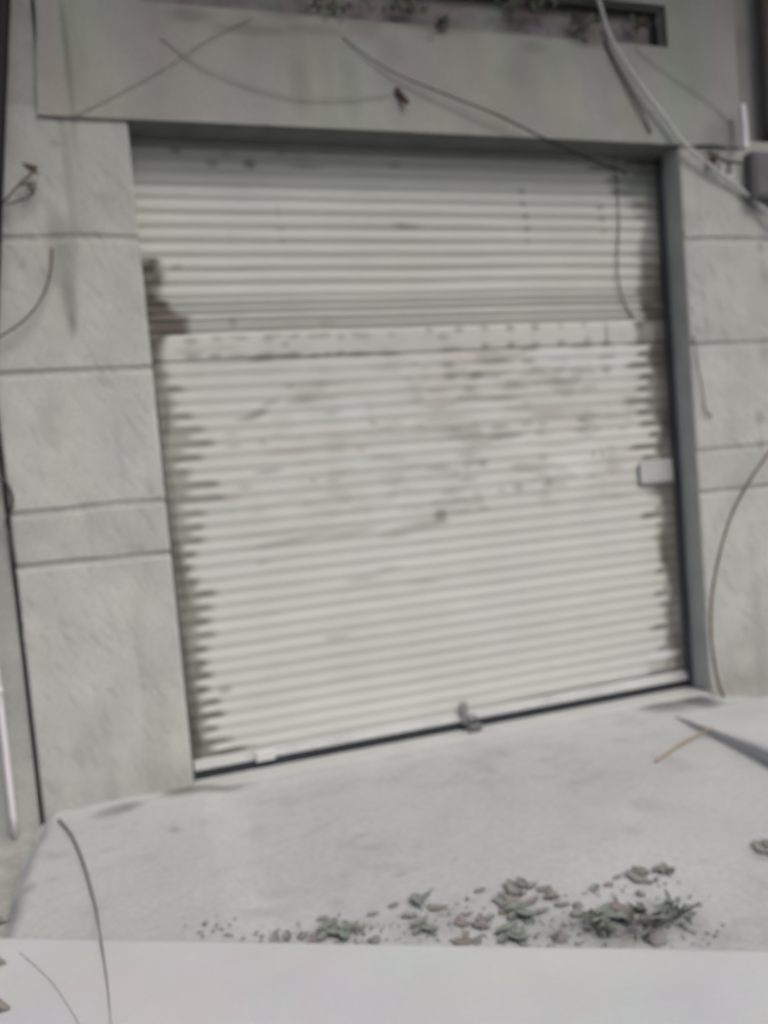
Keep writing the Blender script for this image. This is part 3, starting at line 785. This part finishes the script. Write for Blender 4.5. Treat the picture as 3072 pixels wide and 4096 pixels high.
# ------------------------------------------------------------------ wedge of pale concrete at the right
g1, g2 = unp(2700, 2868, 2, -0.055), unp(3072, 3063, 2, -0.06)
d = Vector(g2 - g1); d.z = 0
far = Vector(g1) + d * 2.0
bm = bmesh.new()
Hs = 0.075
nrow = 14
L0, L1 = [], []
for i in range(nrow + 1):
    t = i / nrow * 2.0
    p = Vector(g1) + d * t
    wob = 0.012 * mnoise.noise(Vector((t * 5, 3, 0)))
    zt = -0.052 + Hs * min(t, 1.4) ** 0.8
    L0.append([bm.verts.new((p.x + wob, p.y, -0.30)), bm.verts.new((p.x + wob, p.y, zt - 0.012 * min(t, 1))), bm.verts.new((p.x + 0.02 + wob, p.y, zt)), bm.verts.new((p.x + 0.6, p.y, zt + 0.006)), bm.verts.new((p.x + 2.2, p.y, zt)), bm.verts.new((p.x + 2.2, p.y, -0.30))])
for i in range(nrow):
    for j in range(5):
        bm.faces.new((L0[i][j], L0[i + 1][j], L0[i + 1][j + 1], L0[i][j + 1]))
bm.faces.new(L0[0]); bm.faces.new(list(reversed(L0[-1])))
tag(from_bm('concrete_ramp', bm, mat_surface('ramp_concrete', (0.43, 0.445, 0.457), 0.85, lump=0.1), smooth=False),
    'pale wedge of concrete with a dark raised edge right of the doorway', 'ramp')

# ------------------------------------------------------------------ wires, hose, box on the front
def px_path(pts, y, axis=1):
    out = []
    for q in pts:
        yy = q[2] if len(q) > 2 else y
        out.append(Vector(unp(q[0], q[1], axis, yy)))
    return out

def strand(name, pts, mat, r0, r1, label, cat, wob=0.15, n=8, group=None):
    bm = bmesh.new()
    add_tube(bm, smooth_path(pts, n), r0, r1, 8, wob)
    o = from_bm(name, bm, mat, smooth=True)
    return tag(o, label, cat, group)

strand('wire', px_path([(1370, 150, -.026), (1460, 218, -.034), (1540, 270, -.040), (1620, 312, -.046), (1800, 385, -.056), (2000, 465, -.064), (2150, 540, -.068), (2300, 612, -.068), (2420, 660, -.064), (2508, 694, -.060)], 0), M_black, .0022, .0068,
       'dark wire slanting across the lintel down to the top right of the shutter', 'wire')
strand('wire', px_path([(290, 468, -0.024), (380, 420, -0.028), (600, 300, -0.032), (740, 215, -0.032), (860, 140, -0.030), (1010, 75, -0.024)], 0), M_faintwire, .0022, .0022,
       'thin dusty wire rising diagonally over the left of the lintel', 'wire')
strand('wire', px_path([(640, 150, -0.024), (800, 262, -0.030), (1000, 342, -0.034), (1150, 380, -0.036), (1300, 396, -0.036), (1480, 385, -0.034), (1592, 372, -0.030)], 0), M_faintwire, .0022, .0022,
       'thin sagging wire along the middle of the lintel', 'wire')
strand('wire', px_path([(2540, 190, -0.026), (2620, 255, -0.032), (2720, 320, -0.034), (2830, 400, -0.032), (2930, 500, -0.026)], 0), M_faintwire, .0025, .0025,
       'thin dusty wire from the transom corner to the white conduit', 'wire')
strand('wire', px_path([(2440, 575, .03), (2458, 640, .16), (2475, 850, .176), (2472, 960, .176), (2470, 1060, .17), (2478, 1150, .17), (2500, 1215, .17), (2532, 1272, .182)], 0), M_wire, .003, .004,
       'short dark wire hanging down the upper right of the shutter', 'wire')
strand('wire', px_path([(2775, 1340, -.006), (2788, 1440, -.014), (2803, 1520, -.018), (2815, 1590, -.018), (2822, 1640, -.018), (2848, 1665, -.014)], 0), M_wire, .0028, .0048,
       'short dark wire end hooked on the right pillar beside the jamb', 'wire')
strand('wire', px_path([(-10, 1800, -.01), (8, 1900, -.012), (38, 1955, -.016), (50, 2000, -.02), (40, 2050, -.018), (24, 2090, -.014), (40, 2140, -.010), (60, 2260, -.008)], 0), M_wire, .007, .007,
       'dark cable kinked along the left edge of the left pillar', 'wire')
# pale hose with its shadow, from the top of the frame to the right edge
strand('hose', px_path([(2355, -140, -0.045), (2400, 20, -0.048), (2450, 165, -0.052), (2560, 340, -0.055), (2660, 470, -0.055), (2735, 572, -0.050), (2850, 668, -0.040), (2960, 755, -0.025), (3072, 850, -.045), (3200, 960, -.03)], 0),
       M_pale, .011, .0095, 'pale hose draped over the lintel and right pillar', 'hose', wob=0.05, n=10)
strand('cable', px_path([(2405, 120, -0.028), (2440, 205, -0.032), (2500, 320, -0.034), (2560, 435, -0.034), (2605, 530, -0.028)], 0), M_hose_shadow, .008, .006,  # dark strand stands in for the shadow the hose casts
       'dark strand standing in for the shadow left of the pale hose', 'cable')

# fixing bracket with insulator at the top of the right pillar
br = empty('cable_bracket', tuple(unp(2850, 610, 1, -0.03)))
tag(br, 'rusty cable bracket with white insulator at the top of the right pillar', 'bracket')
a = unp(2790, 585, 1, -.03); b = unp(2900, 590, 1, -.03)
bm = bmesh.new()
add_tube(bm, [Vector(a), Vector((a + b) / 2 + np.array([0, -.01, .004])), Vector(b)], .009, .008, 8)
add_tube(bm, [Vector(unp(2905, 648, 1, -.03)), Vector(unp(2965, 652, 1, -.03))], .009, .007, 8)
add_tube(bm, [Vector(unp(2835, 610, 1, -.03)), Vector(unp(2905, 648, 1, -.03))], .009, .010, 8)
from_bm('arm', bm, M_wire, br, True)
bm = bmesh.new()
bmesh.ops.create_icosphere(bm, subdivisions=2, radius=0.022)
for v in bm.verts: v.co = Vector((v.co.x * 1.2, v.co.y, v.co.z)) * (1 + .2 * mnoise.noise(v.co * 60)) + Vector(unp(2852, 640, 1, -.035))
from_bm('rusty_nut', bm, M_rust, br, True)
bm = bmesh.new()
add_tube(bm, smooth_path(px_path([(2895, 655), (2890, 690), (2908, 712), (2932, 700), (2935, 660)], -.035), 6), .006, .006, 8)
from_bm('insulator', bm, M_white, br, True)
# meter box and white conduit
jb = empty('meter_box', tuple(unp(3060, 720, 1, -0.05)))
tag(jb, 'dark grey meter box beyond the hose at the upper right edge', 'box')
a, b = unp(2990, 610, 1, -.04), unp(3040, 800, 1, -.04)
bm = bmesh.new()
add_box(bm, a[0], a[0] + 0.42, -0.075, -0.005, b[2], a[2], 0.012)
from_bm('box_body', bm, M_box, jb)
bm = bmesh.new()
add_box(bm, a[0] + 0.02, a[0] + 0.40, -0.083, -0.0755, b[2] + 0.02, a[2] - 0.02, 0.003)
from_bm('box_lid', bm, M_box, jb)
a, b = unp(2968, 420, 1, -.085), unp(2985, 600, 1, -.085)
strand('conduit', [Vector((a[0], -.085, a[2])), Vector((a[0] + .002, -.088, (a[2] + b[2]) / 2)), Vector((b[0] - 0.012, -.085, b[2]))], M_white, .019, .022,
       'short stub of white conduit above the meter box', 'conduit', wob=0.02)
a = unp(3045, 300, 1, 0.10)
bm = bmesh.new()
add_tube(bm, smooth_path([(a[0] + .03, 0.08, 3.24), (a[0] + .03, 0.08, 4.2), (a[0] + .03, 0.08, 5.4)], 6), .045, .045, 14)
tag(from_bm('downpipe', bm, mat_surface('brown_pipe', (.10, .088, .085), .7), smooth=True), 'brown downpipe beside the lintel at the right edge', 'pipe')
# rusty bolt stub on the lintel
bs = empty('bolt_stub', tuple(unp(1600, 385, 1, LY)))
tag(bs, 'rusty bolt stub sticking out of the middle of the lintel', 'bolt')
p0, p1 = Vector(unp(1590, 368, 1, LY)), Vector(unp(1632, 412, 1, LY - 0.04))
bm = bmesh.new()
add_tube(bm, [p0, p0.lerp(p1, .5), p1], .018, .011, 10, .2)
from_bm('shank', bm, M_rust, bs, True)
bm = bmesh.new()
add_tube(bm, [p0 + Vector((0, .004, 0)), p0 + Vector((0, -.008, 0))], .024, .022, 6)
from_bm('nut', bm, M_rust, bs)
# dark screen bezel at the far left, shaped as a leaning rod
t0, b0 = Vector(unp(16, -60, 1, -0.12)), Vector(unp(-22, 1000, 1, -0.12))
dd = (b0 - t0).normalized()
end = t0 + dd * ((t0.z + 0.1) / -dd.z)
bm = bmesh.new()
add_tube(bm, smooth_path([t0 - dd * 0.9, t0, b0, end], 8), .030, .026, 12, .04)
tag(from_bm('bezel', bm, M_black, smooth=True), 'black screen bezel shaped as a leaning rod, upper left edge', 'bezel')

# ------------------------------------------------------------------ stems
strand('dry_stalk', px_path([(3090, 1790, -.10), (3000, 1920, -.12), (2930, 2050, -.13), (2882, 2200, -.14), (2852, 2350, -.13), (2843, 2480, -.12), (2850, 2600, -.10), (2873, 2730, -.06), (2900, 2800, -.035)], 0),
       M_stem, .0075, .0085, 'long brown dry stem arching up from the foot of the right pillar', 'stem')
strand('dry_stalk', px_path([(3050, 2805, -.075), (2950, 2862, -.05), (2860, 2908, -.02), (2780, 2945, -.03), (2700, 2992, -.045), (2622, 3048, -.045)], 0, 2),
       M_straw, .006, .0045, 'straw coloured stem lying across the ground by the concrete wedge', 'stem')
strand('dry_stalk', px_path([(207, 990, -.012), (202, 1080, -.03), (172, 1180, -.045), (108, 1270, -.05), (0, 1345, -.05), (-120, 1390, -.04)], 0),
       M_stem, .0045, .0055, 'brown dry stem curving on the upper left pillar', 'stem')
stalk = px_path([(236, 3278), (285, 3340), (330, 3440), (365, 3560), (385, 3640)], 0.012, 2) + [Vector(unp(402, 3745, 2, KZ + .006)), Vector(unp(418, 3850, 2, KZ + .006)), Vector(unp(432, 3960, 2, KZ + .006)), Vector(unp(446, 4110, 2, KZ + .006))]
strand('dry_stalk', stalk, M_stem, .0055, .0006, 'thin dry stalk running from below the left pillar over the kerb', 'stem')
strand('dry_stalk', px_path([(80, 3810), (200, 3920), (290, 4050), (330, 4130)], KZ + .004, 2), M_faintwire, .0009, .0009, 'thin grey stalk lying on the left of the kerb', 'stem')
tw = empty('twig', tuple(unp(60, 760, 1, -.05)))
tag(tw, 'forked brown twig with curled leaf tips on the left pillar below the lintel', 'twig')
bm = bmesh.new()
add_tube(bm, smooth_path(px_path([(-40, 870, -.03), (10, 815), (70, 745), (120, 700), (150, 672)], -.05), 6), .006, .004, 8, .2)
add_tube(bm, smooth_path(px_path([(150, 672), (120, 662), (88, 655)], -.05), 5), .009, .006, 8, .2)
add_tube(bm, smooth_path(px_path([(75, 742), (110, 735), (140, 738), (132, 765), (110, 790), (60, 808), (25, 820)], -.05), 5), .0045, .0035, 8, .2)
from_bm('branch', bm, M_stem, tw, True)

def leaf_bm(bm, L, Wd, curl, base=Vector((0, 0, 0)), rot=None, nseg=6):
    rot = rot or Matrix.Identity(3)
    rows = []
    for i in range(nseg + 1):
        t = i / nseg
        w = Wd * math.sin(math.pi * min(1, 0.06 + t * 0.94)) ** 0.75 * (1 - 0.25 * t)
        zc = curl * (t - 0.5) ** 2 * 4 * L * 0.25
        rows.append([bm.verts.new(base + rot @ Vector(((t - .5) * L, s * w * .5, zc + abs(s) * w * 0.30 * (1 + curl)))) for s in (-1, -.5, 0, .5, 1)])
    for i in range(nseg):
        for j in range(4):
            bm.faces.new((rows[i][j], rows[i + 1][j], rows[i + 1][j + 1], rows[i][j + 1]))

def rot_e(a, b, c):
    from mathutils import Euler
    return Euler((a, b, c)).to_matrix()

bm = bmesh.new()
leaf_bm(bm, .075, .035, .6, Vector(unp(125, 690, 1, -.055)), rot_e(1.2, .3, .5))
from_bm('leaf', bm, M_stem, tw, True)
bm = bmesh.new()
leaf_bm(bm, .05, .025, .8, Vector(unp(120, 765, 1, -.055)), rot_e(1.2, 1.0, .3))
from_bm('leaf', bm, M_stem, tw, True)

# creeper clumps spilling over the transom sill
def creeper(name, u, v, wpx, hpx, nleaf, seed, label):
    r = random.Random(seed)
    c0 = unp(u, v, 1, LY - 0.01)
    root = empty(name, tuple(c0))
    tag(root, label, 'plant', 'creepers on the transom sill')
    bm = bmesh.new()
    for k in range(nleaf):
        uu, vv = u + r.gauss(0, .5) * wpx, v + r.gauss(0, .45) * hpx
        p = Vector(unp(uu, vv, 1, LY - r.uniform(-.03, .035)))
        leaf_bm(bm, r.uniform(.03, .062), r.uniform(.018, .036), r.uniform(.2, 1), p, rot_e(r.uniform(.5, 2.2), r.uniform(-1, 1.3), r.uniform(0, 6.3)), 4)
    from_bm('foliage', bm, M_creep, root, True)
    bm = bmesh.new()
    for k in range(4):
        a = px_path([(u + r.uniform(-.6, .6) * wpx, v - .8 * hpx), (u + r.uniform(-.5, .5) * wpx, v), (u + r.uniform(-.7, .7) * wpx, v + r.uniform(.5, 1) * hpx)], LY - .02)
        add_tube(bm, smooth_path(a, 5), .003, .0015, 6)
    from_bm('stem', bm, M_stem, root, True)
creeper('creeper', 1640, 30, 70, 34, 26, 1, 'sparse dark creeper clump on the sill above the bolt stub')
creeper('creeper', 2120, 14, 120, 26, 40, 2, 'wide dark creeper clump on the sill left of the pale hose')
creeper('creeper', 2330, 95, 48, 48, 30, 3, 'bushy grey green creeper clump beside the top of the pale hose')
creeper('creeper', 2560, 90, 55, 26, 20, 4, 'small creeper clump in the right corner of the transom')
creeper('creeper', 1330, 20, 110, 30, 26, 5, 'thin creeper clump over the left part of the transom')
creeper('creeper', 1770, 90, 42, 30, 16, 6, 'brownish creeper sprig hanging below the sill centre')

# ------------------------------------------------------------------ litter in front of the kerb
def leaf_mesh(seed, n):
    r = random.Random(seed)
    bm = bmesh.new()
    for k in range(n):
        leaf_bm(bm, r.uniform(.6, 1.0), r.uniform(.3, .5), r.uniform(.2, 1.2), Vector((r.gauss(0, .16), r.gauss(0, .16), .05 + .10 * k)) if n > 1 else Vector((0, 0, .02)),
                rot_e(r.uniform(-.5, .5), r.uniform(-.4, .4), r.uniform(0, 6.3) if n > 1 else 0))
    for v in bm.verts:
        v.co += Vector((r.uniform(-.06, .06), r.uniform(-.06, .06), r.uniform(-.02, .02)))
    me = bpy.data.meshes.new('leaf_litter')
    bm.to_mesh(me); bm.free()
    me.polygons.foreach_set('use_smooth', [True] * len(me.polygons))
    return me
def stone_mesh(seed):
    r = random.Random(seed)
    bm = bmesh.new()
    bmesh.ops.create_icosphere(bm, subdivisions=2, radius=.5)
    o = Vector((seed * 3.1, seed, 0))
    for v in bm.verts:
        v.co *= 1 + .45 * mnoise.noise(v.co * 2.2 + o)
        v.co.z = max(v.co.z * .55, -.12)
    me = bpy.data.meshes.new('rubble_chunk')
    bm.to_mesh(me); bm.free()
    return me
LV = {}
for nm, M in (('A', M_leafA), ('B', M_leafB), ('C', M_leafC)):
    for q in range(3):
        me = leaf_mesh(hash(nm) % 7 * 0 + ord(nm) * 10 + q, (1, 2, 4)[q]); me.materials.append(M); LV[nm, q] = me
STN = []
for q in range(3):
    me = stone_mesh(q + 2); me.materials.append(M_stone); STN.append(me)
r5 = lambda l: [(1000 + a / 1.508, 2996 + b / 1.508, w / 1.508, *k) for a, b, w, *k in l]
r6 = lambda l: [(1972 + a / 1.508, 2996 + b / 1.508, w / 1.508, *k) for a, b, w, *k in l]
LIT = r5([(195, 1150, 110, 'A', 1), (385, 1155, 70, 'C', 0), (480, 1105, 180, 'B', 2), (560, 1120, 120, 'B', 2), (645, 1085, 140, 'A', 2), (740, 1000, 80, 'A', 0), (870, 945, 90, 'B', 0), (1045, 925, 140, 'B', 1), (965, 1015, 110, 'A', 0),
          (1040, 1085, 130, 'B', 2), (1140, 962, 100, 'C', 0), (1290, 1040, 100, 'C', 1), (1390, 1060, 110, 'C', 2), (1320, 1000, 60, 'C', 0), (1285, 1165, 120, 'C', 2), (1450, 1022, 80, 'A', 0), (1540, 915, 110, 'A', 1),
          (1620, 835, 120, 'A', 1), (1620, 1000, 140, 'B', 2), (1570, 1130, 160, 'B', 2), (730, 1155, 60, 'A', 0), (440, 1030, 80, 'A', 0), (330, 1120, 60, 'A', 0), (1390, 855, 80, 'A', 0)])
LIT += r6([(130, 838, 90, 'A', 1), (230, 830, 100, 'A', 0), (310, 845, 80, 'C', 0), (350, 890, 110, 'C', 2), (85, 915, 110, 'C', 1), (240, 922, 100, 'C', 0), (160, 1000, 130, 'B', 2), (300, 985, 100, 'A', 0), (420, 942, 100, 'A', 0),
           (120, 1120, 130, 'B', 2), (390, 1130, 100, 'A', 0), (755, 775, 60, 'C', 0), (885, 760, 120, 'A', 1), (1045, 735, 130, 'A', 2), (980, 790, 70, 'B', 0), (700, 1010, 170, 'B', 2), (785, 960, 110, 'C', 1), (630, 985, 90, 'B', 0),
           (520, 1000, 110, 'A', 0), (610, 840, 100, 'B', 0), (700, 820, 70, 'A', 0), (1640, 590, 100, 'A', 1)])
KN = {'A': ('grey dry leaf', 'grey'), 'B': ('dull green dry leaf', 'green'), 'C': ('brown dry leaf', 'brown')}
LAB = {('A', 0): 'single grey curled leaf in the litter along the pale kerb', ('A', 1): 'pair of overlapping grey leaves in the litter along the pale kerb', ('A', 2): 'heap of four grey leaves in the litter along the pale kerb',
       ('B', 0): 'single dull green leaf in the litter along the pale kerb', ('B', 1): 'pair of overlapping dull green leaves in the litter along the pale kerb', ('B', 2): 'heap of four dull green leaves in the litter along the pale kerb',
       ('C', 0): 'single brown leaf in the litter along the pale kerb', ('C', 1): 'pair of overlapping brown leaves in the litter along the pale kerb', ('C', 2): 'heap of four brown leaves in the litter along the pale kerb'}
for u, v, w, k, q in LIT:
    p = unp(u, v, 2, -0.02)
    z0 = float(gz(p[0])) + 0.004
    p = unp(u, v, 2, z0)
    dist = np.linalg.norm(p - CAM)
    s = w * dist / FPX * (1.05 if q == 2 else 1.2)
    o = bpy.data.objects.new('dry_leaf' if q == 0 else 'leaf_litter', LV[k, q])
    COL.objects.link(o)
    o.location = (p[0], p[1], z0 + 0.002)
    o.rotation_euler = (0, 0, random.uniform(-.5, .9))
    o.scale = (s, s * random.uniform(.8, 1.3), s * random.uniform(.15, .4))
    tag(o, LAB[k, q], 'leaves', LAB[k, q].split(' in the')[0] + ' group')
# crumbs and grit between the leaves: nobody could count them
rg = random.Random(9)
bm = bmesh.new()
for k in range(420):
    t = rg.random()
    u = 780 + 2050 * t ** .75 + rg.gauss(0, 60)
    top_ = np.interp(u, [780, 1150, 1500, 1800, 2200, 2700, 2900], [3735, 3700, 3665, 3600, 3560, 3500, 3560])
    v = top_ + (3790 - top_) * rg.random() ** .8 + rg.gauss(0, 18)
    p = unp(u, v, 2, -0.03)
    z0 = float(gz(p[0])) + 0.004
    s_ = rg.uniform(.003, .009) * (1.6 if rg.random() < .12 else 1)
    a = rg.uniform(0, 6.28)
    n_ = rg.choice((3, 4, 5))
    ring = [bm.verts.new((p[0] + s_ * rg.uniform(.6, 1.2) * math.cos(a + 6.28 * q / n_), p[1] + s_ * rg.uniform(.6, 1.2) * math.sin(a + 6.28 * q / n_), z0 + rg.uniform(0, .3) * s_)) for q in range(n_)]
    tip = bm.verts.new((p[0], p[1], z0 + s_ * rg.uniform(.3, .7)))
    for q in range(n_):
        bm.faces.new((ring[q], ring[(q + 1) % n_], tip))
tag(from_bm('leaf_crumbs', bm, M_stone), 'fine grey leaf crumbs and grit scattered along the pale kerb', 'debris', kind='stuff')
# stones among the litter
for u, v, w in [(1210, 3740, 40), (1500, 3755, 46), (1700, 3705, 40), (1905, 3755, 44), (2010, 3640, 36), (2240, 3740, 60), (2360, 3665, 46), (2455, 3715, 60), (2620, 3740, 80), (2310, 3610, 40), (2560, 3560, 34)]:
    p = unp(u, v, 2, -0.03)
    s = w * np.linalg.norm(p - CAM) / FPX
    o = bpy.data.objects.new('rubble_chunk', random.choice(STN))
    COL.objects.link(o)
    o.location = (p[0], p[1], float(gz(p[0])) + s * .08)
    o.rotation_euler = (0, 0, random.uniform(0, 6.3))
    o.scale = (s, s, s)
    tag(o, 'small grey rubble chunk among the leaves along the pale kerb', 'rubble', 'rubble chunks along the kerb')
# weeds at the lower right
def weed(u, v, wpx, seed, mat, label):
    r = random.Random(seed)
    c0 = Vector(unp(u, v, 2, -.03)); c0.z = float(gz(c0.x))
    sc = wpx * (c0 - Vector(CAM)).length / FPX
    root = empty('weed', tuple(c0))
    tag(root, label, 'weed', 'weeds along the kerb')
    bm = bmesh.new()
    for k in range(26):
        a, d_ = r.uniform(0, 6.28), sc * .5 * r.random() ** .6
        p = c0 + Vector((math.cos(a) * d_, math.sin(a) * d_, r.uniform(.006, .05)))
        leaf_bm(bm, sc * r.uniform(.22, .42), sc * r.uniform(.10, .2), r.uniform(.2, 1.1), p, rot_e(r.uniform(-.5, .5), r.uniform(-.7, .3), a), 5)
    from_bm('foliage', bm, mat, root, True)
    bm = bmesh.new()
    for k in range(6):
        a = r.uniform(0, 6.28)
        add_tube(bm, smooth_path([c0, c0 + Vector((math.cos(a) * sc * .2, math.sin(a) * sc * .2, .03)), c0 + Vector((math.cos(a) * sc * .45, math.sin(a) * sc * .45, .035))], 4), .002, .001, 6)
    from_bm('stem', bm, M_stem, root, True)
M_weedG = mat_surface('weed_green', (.17, .205, .18), .8, False, .25, 15, .25, (9, 9, 9), .15, 90, .2, 90)
M_weedS = mat_surface('weed_grey', (.19, .20, .185), .8, False, .25, 15, .25, (9, 9, 9), .15, 90, .2, 90)
weed(2395, 3715, 120, 1, M_weedG, 'green grey weed clump at the kerb with leaf heaps on both sides')
weed(2700, 3660, 130, 2, M_weedG, 'rightmost green grey weed clump in the litter by the kerb')
weed(2580, 3690, 150, 3, M_weedS, 'grey withered weed clump left of the rightmost green one')
# leaf scraps on the kerb's left end
for u, v, w, k in [(4, 3705, 60, 'B'), (2, 3850, 50, 'C'), (14, 4030, 60, 'C')]:
    p = unp(u, v, 2, KZ + .004)
    s = w * np.linalg.norm(p - CAM) / FPX
    o = bpy.data.objects.new('leaf_scrap', LV[k, 1])
    COL.objects.link(o)
    o.location = p
    o.scale = (s, s, s * .8)
    tag(o, {3705: 'dull green leaf scrap on the left end of the kerb', 3850: 'brown leaf scrap halfway down the left edge of the kerb', 4030: 'brown leaf scrap in the lower left corner of the kerb'}[v], 'leaf')
